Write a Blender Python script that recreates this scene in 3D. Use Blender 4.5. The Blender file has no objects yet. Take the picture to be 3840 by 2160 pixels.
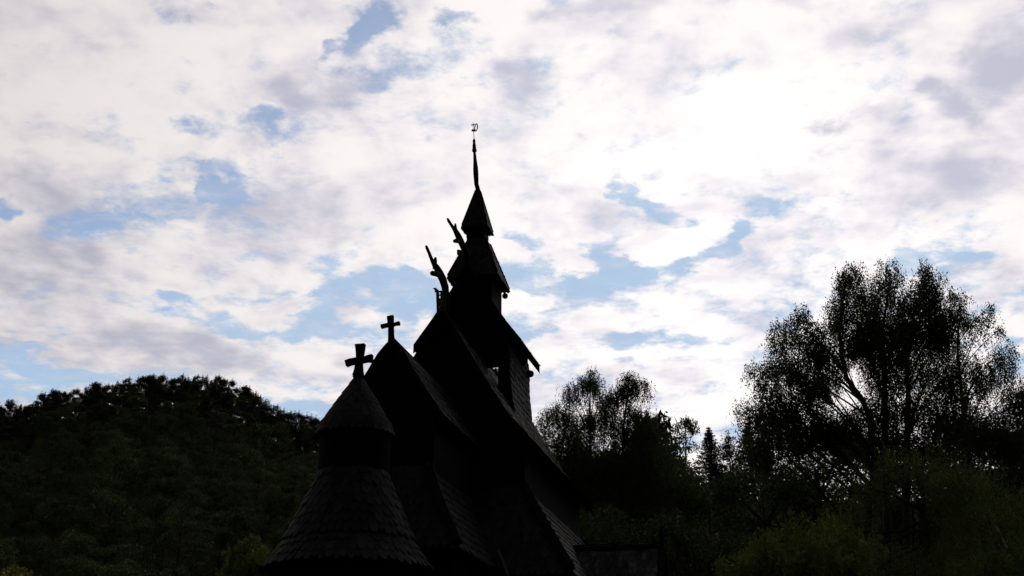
import bpy, bmesh, math, random
import numpy as np
from math import radians, sin, cos, pi, atan2, hypot, sqrt
from mathutils import Vector, Matrix, Euler

# ------------------------------------------------------------------ camera
S = bpy.context.scene
FPX, PITCH, EYE = 4328.0, radians(22.263), 1.6      # focal length in photo pixels, tilt, eye height
camd = bpy.data.cameras.new('camera'); cam = bpy.data.objects.new('camera', camd)
S.collection.objects.link(cam); S.camera = cam
camd.sensor_width = 36.0; camd.lens = 36.0*FPX/3840.0
camd.clip_start = 0.1; camd.clip_end = 6000
cam.location = (0, 0, EYE); cam.rotation_euler = (radians(90)+PITCH, 0, 0)

def ray(px, py):
    """direction of a photograph pixel in the world (y forward)"""
    x = (px-1920)/FPX; y = (1080-py)/FPX
    return Vector((x, cos(PITCH)-y*sin(PITCH), sin(PITCH)+y*cos(PITCH)))
def at(px, py, dist):
    r = ray(px, py); k = dist/r.y
    return Vector((r.x*k, dist, EYE+r.z*k))

# ------------------------------------------------------------------ light
SUN_DIR = ray(2720, 960).normalized()               # behind the bright clouds right of the spire
SUN_EL = math.asin(SUN_DIR.z); SUN_AZ = atan2(SUN_DIR.x, SUN_DIR.y)
sund = bpy.data.lights.new('sun', 'SUN'); sun = bpy.data.objects.new('sun', sund)
S.collection.objects.link(sun)
sund.energy = 0.5; sund.angle = radians(20); sund.color = (1.0, 0.93, 0.85)
sun.rotation_euler = (-SUN_DIR).to_track_quat('-Z', 'Y').to_euler()
S.view_settings.view_transform = 'Standard'; S.view_settings.look = 'None'
S.view_settings.exposure = 0.0; S.view_settings.gamma = 1.0
S.view_settings.use_curve_mapping = False

# ------------------------------------------------------------------ sky: nishita blue + a layer of broken cloud
world = bpy.data.worlds.new('World'); S.world = world; world.use_nodes = True
def build_sky():
    nt = world.node_tree; nt.nodes.clear(); N = nt.nodes; L = nt.links
    def mk(t, **kw):
        n = N.new(t)
        for k, v in kw.items(): setattr(n, k, v)
        return n
    def put(sock, v):
        if hasattr(v, 'links') or isinstance(v, bpy.types.NodeSocket): L.new(v, sock)
        else: sock.default_value = v
    def M(op, a, b=0.0, c=0.0, clamp=False):
        n = mk('ShaderNodeMath', operation=op, use_clamp=clamp)
        put(n.inputs[0], a); put(n.inputs[1], b); put(n.inputs[2], c); return n.outputs[0]
    def V(op, a, b=(0, 0, 0), out=0, scale=None):
        n = mk('ShaderNodeVectorMath', operation=op); put(n.inputs[0], a); put(n.inputs[1], b)
        if scale is not None: put(n.inputs[3], scale)
        return n.outputs[out]
    def noise(vec, scale, detail=4.0, rough=0.5, lac=2.0, dist=0.0, off=(0, 0, 0)):
        n = mk('ShaderNodeTexNoise', noise_dimensions='3D')
        put(n.inputs['Vector'], V('ADD', vec, off)); n.inputs['Scale'].default_value = scale
        n.inputs['Detail'].default_value = detail; n.inputs['Roughness'].default_value = rough
        n.inputs['Lacunarity'].default_value = lac; n.inputs['Distortion'].default_value = dist
        return n
    def mixc(f, a, b):
        n = mk('ShaderNodeMix', data_type='RGBA'); put(n.inputs[0], f); put(n.inputs[6], a); put(n.inputs[7], b); return n.outputs[2]
    def step(x, lo, hi, a=0.0, b=1.0):
        n = mk('ShaderNodeMapRange', interpolation_type='SMOOTHSTEP'); put(n.inputs[0], x)
        for i, v in enumerate((lo, hi, a, b)): n.inputs[i+1].default_value = v
        return n.outputs[0]
    K = 0.14
    d = V('NORMALIZE', mk('ShaderNodeTexCoord').outputs['Generated'])
    sep = mk('ShaderNodeSeparateXYZ'); L.new(d, sep.inputs[0])
    den = M('ADD', M('MAXIMUM', sep.outputs[2], 0.0), K)
    comb = mk('ShaderNodeCombineXYZ'); L.new(M('DIVIDE', sep.outputs[0], den), comb.inputs[0]); L.new(M('DIVIDE', sep.outputs[1], den), comb.inputs[1])
    c = comb.outputs[0]                                             # point on the cloud layer
    w1 = V('SUBTRACT', noise(c, 4.0, 3.0, 0.5).outputs['Color'], (0.5, 0.5, 0.5))
    w2 = V('SUBTRACT', noise(c, 17.0, 6.0, 0.62, off=(3, 1, 7)).outputs['Color'], (0.5, 0.5, 0.5))
    cw = V('ADD', V('ADD', c, V('SCALE', w1, scale=0.16)), V('SCALE', w2, scale=0.095))
    flat = mk('ShaderNodeVectorMath', operation='MULTIPLY'); L.new(cw, flat.inputs[0]); flat.inputs[1].default_value = (1, 1, 0); cw = flat.outputs[0]
    cn = V('ADD', c, V('SCALE', w1, scale=0.06))                    # gently bent, for the cloud texture
    def cmap(px, py):
        r = ray(px, py).normalized(); k = r.z+K; return np.array([r.x/k, r.y/k])
    def field(blobs):
        acc = None
        for (px, py, rx, ry, rot, s) in blobs:
            c0 = cmap(px, py); e = 8.0
            J = np.array([(cmap(px+e, py)-cmap(px-e, py))/(2*e), (cmap(px, py+e)-cmap(px, py-e))/(2*e)]).T
            a = radians(rot); A = J @ np.array([[cos(a), -sin(a)], [sin(a), cos(a)]]) @ np.diag([rx, ry])*1.5
            U, sg, _ = np.linalg.svd(A)
            mp = mk('ShaderNodeMapping', vector_type='TEXTURE'); L.new(cw, mp.inputs['Vector'])
            mp.inputs['Location'].default_value = (c0[0], c0[1], 0)
            mp.inputs['Rotation'].default_value = (0, 0, atan2(U[1, 0], U[0, 0]))
            mp.inputs['Scale'].default_value = (sg[0], sg[1], 1)
            g = mk('ShaderNodeTexGradient', gradient_type='SPHERICAL'); L.new(mp.outputs[0], g.inputs[0])
            q = step(g.outputs['Fac'], 0.0, 0.9)
            s *= 1.08 if s > 0 and blobs is SHADES else 1.0
            acc = M('MULTIPLY', q, s) if acc is None else M('MULTIPLY_ADD', q, s, acc)
        return acc
    cov = M('MAXIMUM', field([b for b in HOLES if b[5] < 0]), -1.0)
    cov = M('MULTIPLY', cov, M('MULTIPLY_ADD', M('SUBTRACT', noise(cn, 9.0, 4.0, 0.6, off=(4.4, 9.1, 3.0)).outputs[0], 0.5), 2.4, 0.98))
    cov = M('ADD', cov, field([b for b in HOLES if b[5] > 0])); shade = field(SHADES)
    # broken cloud everywhere, the gaps of this evening in front
    big = noise(cn, 2.3, 7.0, 0.55, off=(5.3, 2.1, 0.4)).outputs[0]
    fine = noise(cn, 12.0, 8.0, 0.6, off=(1.3, 4.1, 2.2)).outputs[0]
    veil = noise(V('MULTIPLY', c, (1.0, 1.6, 1.0)), 9.0, 6.0, 0.6, dist=0.4, off=(6.1, 3.3, 0.2)).outputs[0]
    dens = M('ADD', M('MULTIPLY', M('SUBTRACT', big, 0.5), 1.6), M('MULTIPLY', M('SUBTRACT', fine, 0.5), 4.2))
    wisp = noise(cn, 30.0, 6.0, 0.62, off=(7.7, 1.9, 5.0)).outputs[0]
    dens = M('ADD', dens, M('MULTIPLY', M('SUBTRACT', wisp, 0.5), 2.0))
    dens = M('ADD', dens, M('ADD', M('MULTIPLY', cov, 1.45), 0.72))
    alpha = M('MAXIMUM', step(dens, -1.0, 0.66, 0.0, 1.0), step(veil, 0.42, 0.85, 0.09, 0.65))
    # thick cloud shades itself, thin cloud glows
    puff = noise(cn, 4.6, 5.0, 0.5, off=(8.2, 0.3, 1.9)).outputs[0]
    sc = ray(2720, 960).normalized(); sc = (sc.x/(sc.z+K), sc.y/(sc.z+K), 0)
    tosun = V('SCALE', V('NORMALIZE', V('SUBTRACT', sc, c)), scale=0.035)
    mid = noise(cn, 15.0, 5.0, 0.5, off=(2.2, 7.3, 1.1)).outputs[0]
    mid2 = noise(V('ADD', cn, tosun), 15.0, 3.0, 0.55, off=(2.2, 7.3, 1.1)).outputs[0]
    sh = M('ADD', M('ADD', M('MULTIPLY', M('SUBTRACT', puff, 0.5), 2.3), shade), 0.06)
    sh = M('ADD', sh, M('MULTIPLY', M('SUBTRACT', mid2, mid), 1.6))
    sh = M('ADD', sh, M('MULTIPLY', M('SUBTRACT', mid, 0.5), 0.8))
    vo = mk('ShaderNodeTexVoronoi', feature='SMOOTH_F1'); L.new(cn, vo.inputs['Vector']); vo.inputs['Scale'].default_value = 9.0; vo.inputs['Smoothness'].default_value = 0.7
    sh = M('ADD', sh, M('MULTIPLY', M('SUBTRACT', vo.outputs['Distance'], 0.42), 0.55))
    sh = M('ADD', sh, M('MULTIPLY', M('SUBTRACT', 1.0, alpha), 0.30))
    sh = step(sh, -0.25, 1.15)
    cosang = V('DOT_PRODUCT', d, tuple(SUN_DIR), out=1)
    fw = M('POWER', M('MULTIPLY_ADD', cosang, 0.5, 0.5), 3.4)        # light scattered forward through the cloud
    glow = M('MULTIPLY_ADD', fw, GLOW[1], GLOW[0])
    hot = M('MULTIPLY', M('POWER', M('MAXIMUM', cosang, 0.0), 28.0), GLOW[2])
    lit = mixc(sh, (1.0, 0.95, 0.94, 1), (0.555, 0.55, 0.66, 1))
    cl = V('SCALE', lit, scale=M('ADD', glow, hot))
    sky = mk('ShaderNodeTexSky', sky_type='NISHITA', sun_disc=False)
    sky.sun_elevation = SUN_EL; sky.sun_rotation = SUN_AZ; sky.altitude = 400; sky.air_density = 1.0; sky.dust_density = 0.35; sky.ozone_density = 1.2
    blue = V('MINIMUM', V('SCALE', sky.outputs[0], scale=SKYK), (0.41, 0.57, 0.78))
    col = mixc(alpha, blue, cl)
    bg = mk('ShaderNodeBackground'); L.new(col, bg.inputs[0]); bg.inputs[1].default_value = 1.0
    out = mk('ShaderNodeOutputWorld'); L.new(bg.outputs[0], out.inputs[0])
GLOW = (0.085, 0.95, 0.06); SKYK = 0.12
# (x, y, half width, half height, rotation, strength) of gaps (-) and cloudlets (+)
HOLES = [(2330,1150,480,240,-8,-.26),(860,640,300,220,0,-.14),(1480,190,300,160,0,-.15),(3600,1150,300,200,0,-.15),(300,820,250,100,0,-.05),(1423,45,90,75,0,-.9),(1312,104,95,70,-35,-.85),(1222,175,55,65,0,-1),(1700,30,90,35,0,-.7),(1565,216,140,65,0,-.4),(1416,268,120,50,0,-.45),
 (1014,492,125,60,0,-.85),(835,633,105,75,0,-.8),(850,738,125,75,0,-.85),(775,690,55,80,0,-1),(835,690,40,30,0,.5),(715,477,90,55,0,-.5),(686,574,60,40,0,-.4),
 (402,812,240,85,0,-.7),(10,745,70,45,0,-1),(969,865,130,40,0,-.55),(1185,976,50,40,0,-.8),
 (1267,1138,370,105,0,-1.2),(1500,1090,220,85,0,-1),(1453,1027,150,35,0,-.8),(745,1172,200,64,12,-1.2),(641,1116,70,30,20,-.9),(930,1108,100,26,0,-.9),
 (1230,1250,260,45,0,-1.1),(990,1235,230,34,0,-1.0),(1535,1290,130,50,0,-.6),(1600,1130,120,90,0,-.8),
 (960,1172,150,60,10,1.1),(1066,1094,110,55,-15,1.0),(1595,1220,60,35,0,.6),(1319,1213,80,25,0,.45),
 (40,1410,210,130,10,-1.2),(45,1330,120,55,0,-1),(170,1445,260,50,0,-1),(417,1410,200,30,0,-.7),(700,1420,200,25,0,-.3),
 (1080,1511,150,38,5,-1.1),(1006,1489,80,28,0,-.8),(1178,1538,70,35,0,-.9),
 (1995,894,60,50,0,-.9),(1990,1030,170,62,0,-.95),(2293,961,70,110,0,-1.1),(2322,1028,110,60,0,-1),(2367,693,48,85,10,-.85),(2427,753,90,36,15,-.85),(2524,820,80,28,0,-.8),
 (2665,909,110,42,-35,-.75),(2590,976,100,38,-20,-.7),(2896,782,55,40,0,-.75),(2814,768,70,38,0,-.55),(2740,857,80,35,0,-.8),(2233,753,55,60,0,-.45),
 (2140,1090,230,75,0,-.9),(1994,1121,105,36,0,1.0),(2115,1231,120,55,0,-.8),(1955,1242,90,45,0,-.9),(2253,1297,180,35,-8,-1),(2132,1408,130,60,0,-.9),(2430,1369,110,24,0,-.9),
 (2507,1275,90,42,10,-.8),(2358,1264,120,28,0,-.6),(2645,1275,110,26,0,-.6),(2938,1176,140,45,0,-.75),(2783,1231,100,30,0,-.4),(2850,1353,110,35,15,-.7),(2557,1662,70,40,0,-.9),(2728,1618,100,45,0,-.6),
 (2259,1176,85,55,0,.9),(2165,960,65,60,0,.8),(2440,925,110,60,0,.9),(1945,950,50,50,0,.5),(2130,830,120,90,0,.4),(2121,1210,190,30,0,.5),(2082,1312,150,45,-10,.9),
 (3400,1010,70,55,0,-.9),(3620,985,170,28,-5,-.7),(3800,1090,70,35,0,-.6),(3670,1200,90,28,0,-.6),(3810,1340,60,110,0,-.9)]
# thick grey cloud (+) and bright thin cloud (-)
SHADES = [(3800,260,170,150,0,.75),(3250,130,250,100,-20,.45),(2900,15,300,40,0,.4),(1960,250,130,80,0,.65),(1930,370,90,60,0,.35),(2100,40,120,60,0,.45),
 (3480,360,80,55,0,.6),(3600,450,100,45,20,.55),(3400,490,120,45,0,.4),(3200,450,180,35,-10,.45),(3070,470,45,38,0,.5),(3450,680,350,120,-10,.5),(3200,850,250,90,0,.25),
 (2650,440,150,45,0,.3),(2860,600,35,75,0,.35),(250,100,250,140,0,.25),(640,50,70,120,-20,.35),(220,480,240,55,0,.35),(100,680,250,110,0,.45),(150,920,300,130,0,.45),(520,930,200,60,0,.35),(300,1060,300,70,0,.35),
 (1150,380,130,60,0,.45),(1280,320,120,50,0,.35),(1480,300,190,70,0,.35),(750,1320,330,95,8,.6),(1050,1390,380,50,5,.3),(2580,1463,190,42,-15,.5),
 (2480,520,480,220,-10,-.45),(2700,1510,330,120,0,-.7),(2950,360,350,100,-20,-.35),(3150,1000,250,90,0,-.3),(1750,800,300,150,0,-.25),(1450,130,60,40,0,-.2),(900,250,350,120,0,-.2),(2250,860,160,80,0,-.4),(2520,900,130,70,0,-.4)]
build_sky()
world.cycles.sampling_method = 'MANUAL'; world.cycles.sample_map_resolution = 256
S.cycles.use_adaptive_sampling = True; S.cycles.adaptive_threshold = 0.015; S.cycles.adaptive_min_samples = 8

# ------------------------------------------------------------------ helpers
COL = S.collection
rng = np.random.default_rng(11); random.seed(11)
def mesh_obj(name, verts, faces, mat, parent=None, smooth=False):
    me = bpy.data.meshes.new(name); me.from_pydata([tuple(v) for v in verts], [], [tuple(f) for f in faces]); me.validate(); me.update()
    if mat: me.materials.append(mat)
    if smooth: me.polygons.foreach_set('use_smooth', [True]*len(me.polygons))
    o = bpy.data.objects.new(name, me); COL.objects.link(o)
    if parent: o.parent = parent
    return o
def fast_mesh(name, co, quads, mat):
    """co (n,3) and quads (m,4) numpy arrays -> mesh"""
    me = bpy.data.meshes.new(name); n, m = len(co), len(quads); k = quads.shape[1]
    me.vertices.add(n); me.vertices.foreach_set('co', np.ascontiguousarray(co, dtype=np.float32).ravel())
    me.loops.add(m*k); me.loops.foreach_set('vertex_index', np.ascontiguousarray(quads, dtype=np.int32).ravel())
    me.polygons.add(m); me.polygons.foreach_set('loop_start', np.arange(0, m*k, k, dtype=np.int32))
    me.update(calc_edges=True); me.validate()
    if mat: me.materials.append(mat)
    return me
def link(name, me, parent=None):
    o = bpy.data.objects.new(name, me); COL.objects.link(o)
    if parent: o.parent = parent
    return o
def empty(name, loc=(0, 0, 0), rz=0.0):
    o = bpy.data.objects.new(name, None); COL.objects.link(o); o.location = loc; o.rotation_euler = (0, 0, rz); o.empty_display_size = .3
    return o
def tag(o, label=None, cat=None, group=None, kind=None):
    if label: o['label'] = label
    if cat: o['category'] = cat
    if group: o['group'] = group
    if kind: o['kind'] = kind
    return o
class MB:
    """collects shapes of one part"""
    def __init__(s): s.v = []; s.f = []
    def add(s, v, f):
        k = len(s.v); s.v += [tuple(p) for p in v]; s.f += [tuple(i+k for i in q) for q in f]
    def box(s, lo, hi):
        x0, y0, z0 = lo; x1, y1, z1 = hi
        s.add([(x0,y0,z0),(x1,y0,z0),(x1,y1,z0),(x0,y1,z0),(x0,y0,z1),(x1,y0,z1),(x1,y1,z1),(x0,y1,z1)],
              [(0,3,2,1),(4,5,6,7),(0,1,5,4),(1,2,6,5),(2,3,7,6),(3,0,4,7)])
    def tube(s, pts, rad, n=8, cap=True):
        pts = [Vector(p) for p in pts]; rings = []; base = len(s.v); up = None
        for i, p in enumerate(pts):
            t = (pts[min(i+1, len(pts)-1)]-pts[max(i-1, 0)]).normalized()
            a = t.cross(Vector((0, 0, 1)) if abs(t.z) < .9 else Vector((0, 1, 0))) if up is None else up-t*up.dot(t)
            a.normalize(); up = a; b = t.cross(a)
            for k in range(n):
                w = 2*pi*k/n; s.v.append(tuple(p+(a*cos(w)+b*sin(w))*rad[i]))
        for i in range(len(pts)-1):
            for k in range(n):
                k2 = (k+1) % n; s.f.append((base+i*n+k, base+i*n+k2, base+(i+1)*n+k2, base+(i+1)*n+k))
        if cap:
            s.f.append(tuple(base+k for k in range(n))[::-1]); s.f.append(tuple(base+(len(pts)-1)*n+k for k in range(n)))
    def lathe(s, prof, n=24, c=(0, 0)):
        base = len(s.v); m = len(prof)
        for r, z in prof:
            for k in range(n): s.v.append((c[0]+r*cos(2*pi*k/n), c[1]+r*sin(2*pi*k/n), z))
        for i in range(m-1):
            for k in range(n):
                k2 = (k+1) % n; s.f.append((base+i*n+k, base+i*n+k2, base+(i+1)*n+k2, base+(i+1)*n+k))
        s.f.append(tuple(base+k for k in range(n))[::-1]); s.f.append(tuple(base+(m-1)*n+k for k in range(n)))
    def slab(s, poly, axis, c, th):
        """polygon in a vertical plane: axis 'y' -> (x,z) outline at y=c, axis 'x' -> (y,z) outline at x=c"""
        n = len(poly); f = (lambda p, o: (p[0], c+o, p[1])) if axis == 'y' else (lambda p, o: (c+o, p[0], p[1]))
        v = [f(p, -th/2) for p in poly]+[f(p, th/2) for p in poly]
        s.add(v, [tuple(range(n)), tuple(range(2*n-1, n-1, -1))]+[(i, i+n, (i+1) % n+n, (i+1) % n) for i in range(n)])
    def build(s, name, mat, parent=None, smooth=False, bevel=0):
        bm = bmesh.new(); me = bpy.data.meshes.new(name); me.from_pydata(s.v, [], s.f); bm.from_mesh(me)
        bmesh.ops.recalc_face_normals(bm, faces=bm.faces[:]); bm.to_mesh(me); bm.free()
        me.materials.append(mat)
        if smooth: me.polygons.foreach_set('use_smooth', [True]*len(me.polygons))
        o = link(name, me, parent)
        if bevel:
            b = o.modifiers.new('bevel', 'BEVEL'); b.width = bevel; b.segments = 1
        return o

# ------------------------------------------------------------------ materials
def material(name, build):
    m = bpy.data.materials.new(name); m.use_nodes = True; nt = m.node_tree; nt.nodes.clear()
    N = nt.nodes; out = N.new('ShaderNodeOutputMaterial')
    nt.links.new(build(nt, N, nt.links), out.inputs[0]); return m
def ramp(N, L, fac, stops):
    r = N.new('ShaderNodeValToRGB'); L.new(fac, r.inputs[0]); e = r.color_ramp.elements
    while len(e) < len(stops): e.new(0.5)
    for k, (p, c) in enumerate(stops): e[k].position = p; e[k].color = (*c, 1)
    return r.outputs[0]
def wood(name, dark, light, rough=.62, spec=.35, island=True, grain=(14, 14, 1.6)):
    def b(nt, N, L):
        tc = N.new('ShaderNodeTexCoord'); mp = N.new('ShaderNodeMapping'); mp.inputs['Scale'].default_value = grain; L.new(tc.outputs['Object'], mp.inputs[0])
        no = N.new('ShaderNodeTexNoise'); no.inputs['Scale'].default_value = 2.0; no.inputs['Detail'].default_value = 5; L.new(mp.outputs[0], no.inputs['Vector'])
        col = ramp(N, L, no.outputs[0], [(.3, dark), (.7, light)])
        big = N.new('ShaderNodeTexNoise'); big.inputs['Scale'].default_value = .9; big.inputs['Detail'].default_value = 4; L.new(tc.outputs['Object'], big.inputs['Vector'])
        geo = N.new('ShaderNodeNewGeometry'); oi = N.new('ShaderNodeObjectInfo')
        ad = N.new('ShaderNodeMath'); ad.operation = 'ADD'; L.new(geo.outputs['Random Per Island'], ad.inputs[0]); L.new(oi.outputs['Random'], ad.inputs[1])
        fr = N.new('ShaderNodeMath'); fr.operation = 'FRACT'; L.new(ad.outputs[0], fr.inputs[0])
        mr = N.new('ShaderNodeMapRange'); L.new(fr.outputs[0], mr.inputs[0]); mr.inputs[3].default_value = .4; mr.inputs[4].default_value = 1.75
        m2 = N.new('ShaderNodeMapRange'); L.new(big.outputs[0], m2.inputs[0]); m2.inputs[1].default_value = .3; m2.inputs[2].default_value = .7; m2.inputs[3].default_value = .65; m2.inputs[4].default_value = 1.4
        mu = N.new('ShaderNodeMath'); mu.operation = 'MULTIPLY'; L.new(mr.outputs[0], mu.inputs[0]); L.new(m2.outputs[0], mu.inputs[1])
        vs = N.new('ShaderNodeVectorMath'); vs.operation = 'SCALE'; L.new(col, vs.inputs[0]); L.new(mu.outputs[0], vs.inputs[3])
        p = N.new('ShaderNodeBsdfPrincipled'); L.new(vs.outputs[0], p.inputs['Base Color']); p.inputs['Roughness'].default_value = rough; p.inputs['Specular IOR Level'].default_value = spec
        bp = N.new('ShaderNodeBump'); bp.inputs['Strength'].default_value = .5; bp.inputs['Distance'].default_value = .02; L.new(no.outputs[0], bp.inputs['Height']); L.new(bp.outputs[0], p.inputs['Normal'])
        return p.outputs[0]
    return material(name, b)
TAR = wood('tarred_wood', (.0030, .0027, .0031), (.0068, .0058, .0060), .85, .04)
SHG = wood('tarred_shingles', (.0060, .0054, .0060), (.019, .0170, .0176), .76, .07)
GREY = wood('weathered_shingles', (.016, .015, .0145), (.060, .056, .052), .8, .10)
BRN = wood('brown_boards', (.020, .012, .008), (.045, .026, .017), .6, .3)
IRON = wood('wrought_iron', (.010, .010, .011), (.02, .02, .02), .5, .5)
def foliage(name, c1, c2, trans=.25):
    def b(nt, N, L):
        geo = N.new('ShaderNodeNewGeometry'); oi = N.new('ShaderNodeObjectInfo')
        ad = N.new('ShaderNodeMath'); ad.operation = 'MULTIPLY_ADD'; L.new(oi.outputs['Random'], ad.inputs[0]); ad.inputs[1].default_value = .55
        mm = N.new('ShaderNodeMath'); mm.operation = 'MULTIPLY'; L.new(geo.outputs['Random Per Island'], mm.inputs[0]); mm.inputs[1].default_value = .45
        L.new(mm.outputs[0], ad.inputs[2])
        col = ramp(N, L, ad.outputs[0], [(.05, c1), (.95, c2)])
        d = N.new('ShaderNodeBsdfPrincipled'); L.new(col, d.inputs['Base Color']); d.inputs['Roughness'].default_value = .6; d.inputs['Specular IOR Level'].default_value = .1
        t = N.new('ShaderNodeBsdfTranslucent'); L.new(col, t.inputs[0])
        mx = N.new('ShaderNodeMixShader'); mx.inputs[0].default_value = trans; L.new(d.outputs[0], mx.inputs[1]); L.new(t.outputs[0], mx.inputs[2])
        return mx.outputs[0]
    return material(name, b)
BIRCH_LEAF = foliage('birch_leaves', (.030, .038, .012), (.060, .075, .022))
BIRCH_LIGHT = foliage('pale_birch_leaves', (.078, .104, .022), (.122, .150, .032))
BROAD_LEAF = foliage('broad_leaves', (.021, .033, .010), (.064, .088, .020))
PINE_LEAF = foliage('pine_needles', (.014, .020, .012), (.030, .036, .020), .08)
GOLD_LEAF = foliage('yellow_leaves', (.110, .120, .016), (.190, .170, .025))
BARK = wood('dark_bark', (.020, .017, .014), (.050, .043, .036), .85, .2)
def birch_bark():
    def b(nt, N, L):
        tc = N.new('ShaderNodeTexCoord'); mp = N.new('ShaderNodeMapping'); mp.inputs['Scale'].default_value = (1.2, 1.2, 6); L.new(tc.outputs['Object'], mp.inputs[0])
        no = N.new('ShaderNodeTexNoise'); no.inputs['Scale'].default_value = 1.6; no.inputs['Detail'].default_value = 6; L.new(mp.outputs[0], no.inputs['Vector'])
        col = ramp(N, L, no.outputs[0], [(.46, (.02, .018, .017)), (.60, (.14, .135, .13))])
        p = N.new('ShaderNodeBsdfPrincipled'); L.new(col, p.inputs['Base Color']); p.inputs['Roughness'].default_value = .8
        return p.outputs[0]
    return material('birch_bark', b)
BIRCH_BARK = birch_bark()
def ground_mat():
    def b(nt, N, L):
        tc = N.new('ShaderNodeTexCoord')
        a = N.new('ShaderNodeTexNoise'); a.inputs['Scale'].default_value = .08; a.inputs['Detail'].default_value = 6; L.new(tc.outputs['Object'], a.inputs['Vector'])
        f = N.new('ShaderNodeTexNoise'); f.inputs['Scale'].default_value = 3.0; f.inputs['Detail'].default_value = 8; L.new(tc.outputs['Object'], f.inputs['Vector'])
        m = N.new('ShaderNodeMath'); m.operation = 'ADD'; L.new(a.outputs[0], m.inputs[0]); L.new(f.outputs[0], m.inputs[1])
        col = ramp(N, L, m.outputs[0], [(.35, (.018, .020, .010)), (.65, (.05, .06, .02))])
        col = ramp(N, L, f.outputs[0], [(.3, (.008, .009, .005)), (.55, (.016, .019, .008)), (.75, (.030, .034, .013))])
        p = N.new('ShaderNodeBsdfPrincipled'); L.new(col, p.inputs['Base Color']); p.inputs['Roughness'].default_value = .95; p.inputs['Specular IOR Level'].default_value = .02
        bp = N.new('ShaderNodeBump'); bp.inputs['Distance'].default_value = .1; L.new(f.outputs[0], bp.inputs['Height']); L.new(bp.outputs[0], p.inputs['Normal'])
        return p.outputs[0]
    return material('grass_ground', b)

# ------------------------------------------------------------------ terrain: a valley floor with wooded sides
CH = Vector((-3.899, 28.0, 1.0)); CH_ROT = -radians(14.013)
def azel(px, py):
    r = ray(px, py); return atan2(r.x, r.y), atan2(r.z, hypot(r.x, r.y))
SKYLINE = [(17,1523),(33,1505),(110,1518),(168,1476),(235,1468),(290,1462),(358,1450),(414,1437),(500,1425),(570,1412),(643,1417),(755,1416),(799,1414),(850,1428),(894,1445),(950,1470),(984,1500),(1062,1543),(1118,1557),(1202,1574),
           (1500,1620),(1900,1660),(2300,1690),(2600,1690),(2900,1700),(3300,1690),(3840,1650)]
_az = np.array([azel(*p)[0] for p in SKYLINE]); _el = np.array([azel(*p)[1] for p in SKYLINE])
_az = np.concatenate([[-pi, -1.6, -.9, -.6], _az, [.6, 1.2, pi]]); _el = np.concatenate([[radians(20), radians(14), radians(15), radians(16)], _el, [radians(17), radians(14), radians(20)]])
_dc = lambda a: np.interp(a, [-pi, -1.5, -.5, -.12, .1, .5, 1.5, pi], [420, 300, 330, 320, 230, 220, 300, 420])
TREE_H = 9.0
def ground_h(x, y):
    r = hypot(x, y); a = atan2(x, y); dc = float(_dc(a)); zc = math.tan(float(np.interp(a, _az, _el)))*dc+EYE-TREE_H
    r0 = float(np.interp(a, [-1.5, -.5, -.1, .05, .5, 1.5], [60, 88, 88, 58, 52, 50]))
    if r < r0: z = 0.0
    elif r < dc: s = (r-r0)/(dc-r0); z = zc*(s**1.12)
    else: z = zc+(r-dc)*.06
    mound = 1.0*math.exp(-((x-CH.x-2.5)**2+(y-CH.y-8)**2)/(2*11.0**2))*1.15
    return z+min(mound, 1.0)
def terrain():
    rs = [0, 4, 8, 12, 16, 20, 24, 28, 32, 36, 40, 44, 48, 54, 60, 68, 78, 90, 105, 120, 140, 160, 180, 200, 215, 230, 250, 270, 290, 310, 325, 340, 380, 430, 500, 700, 1000, 1600, 2600]
    n = 180; v = [(0, 0, ground_h(0, 0))]; f = []
    for r in rs[1:]:
        for k in range(n):
            a = 2*pi*k/n; x, y = r*sin(a), r*cos(a); v.append((x, y, ground_h(x, y)))
    for k in range(n): f.append((0, 1+(k+1) % n, 1+k))
    for i in range(len(rs)-2):
        for k in range(n): f.append((1+i*n+k, 1+i*n+(k+1) % n, 1+(i+1)*n+(k+1) % n, 1+(i+1)*n+k))
    o = mesh_obj('ground', v, f, ground_mat(), smooth=True); tag(o, 'grassy valley floor rising into wooded hillsides', kind='structure')
    bm = bmesh.new(); bm.from_mesh(o.data); bmesh.ops.recalc_face_normals(bm, faces=bm.faces[:])
    if sum(f.normal.z for f in bm.faces) < 0: bmesh.ops.reverse_faces(bm, faces=bm.faces[:])
    bm.to_mesh(o.data); bm.free()
terrain()

# ------------------------------------------------------------------ the stave church (local x across, y along towards the west, z up)
church = empty('stave_church', CH, CH_ROT)
tag(church, 'black tarred stave church with tiered shingled roofs, crosses and dragon heads', 'church')
ZO = CH.z                                                  # heights below are above the camera's ground
PLACED = []                                                # every shingle: (owner, matrix)
_ct, _st = cos(-CH_ROT), sin(-CH_ROT)
def to_local(px, py, plane, c):
    r = ray(px, py); d = (_st, _ct); n = (_ct, -_st)
    if plane == 'v': k = (CH.x*n[0]+CH.y*n[1]+c)/(r.x*n[0]+r.y*n[1])
    else: k = (CH.x*d[0]+CH.y*d[1]+c)/(r.x*d[0]+r.y*d[1])
    qx, qy = r.x*k-CH.x, r.y*k-CH.y
    return qx*n[0]+qy*n[1], qx*d[0]+qy*d[1], EYE+r.z*k-ZO    # (v, u, z) local
def arc(prof):
    L = [0.0]
    for a, b in zip(prof, prof[1:]): L.append(L[-1]+hypot(b[0]-a[0], b[1]-a[1]))
    return L
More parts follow.
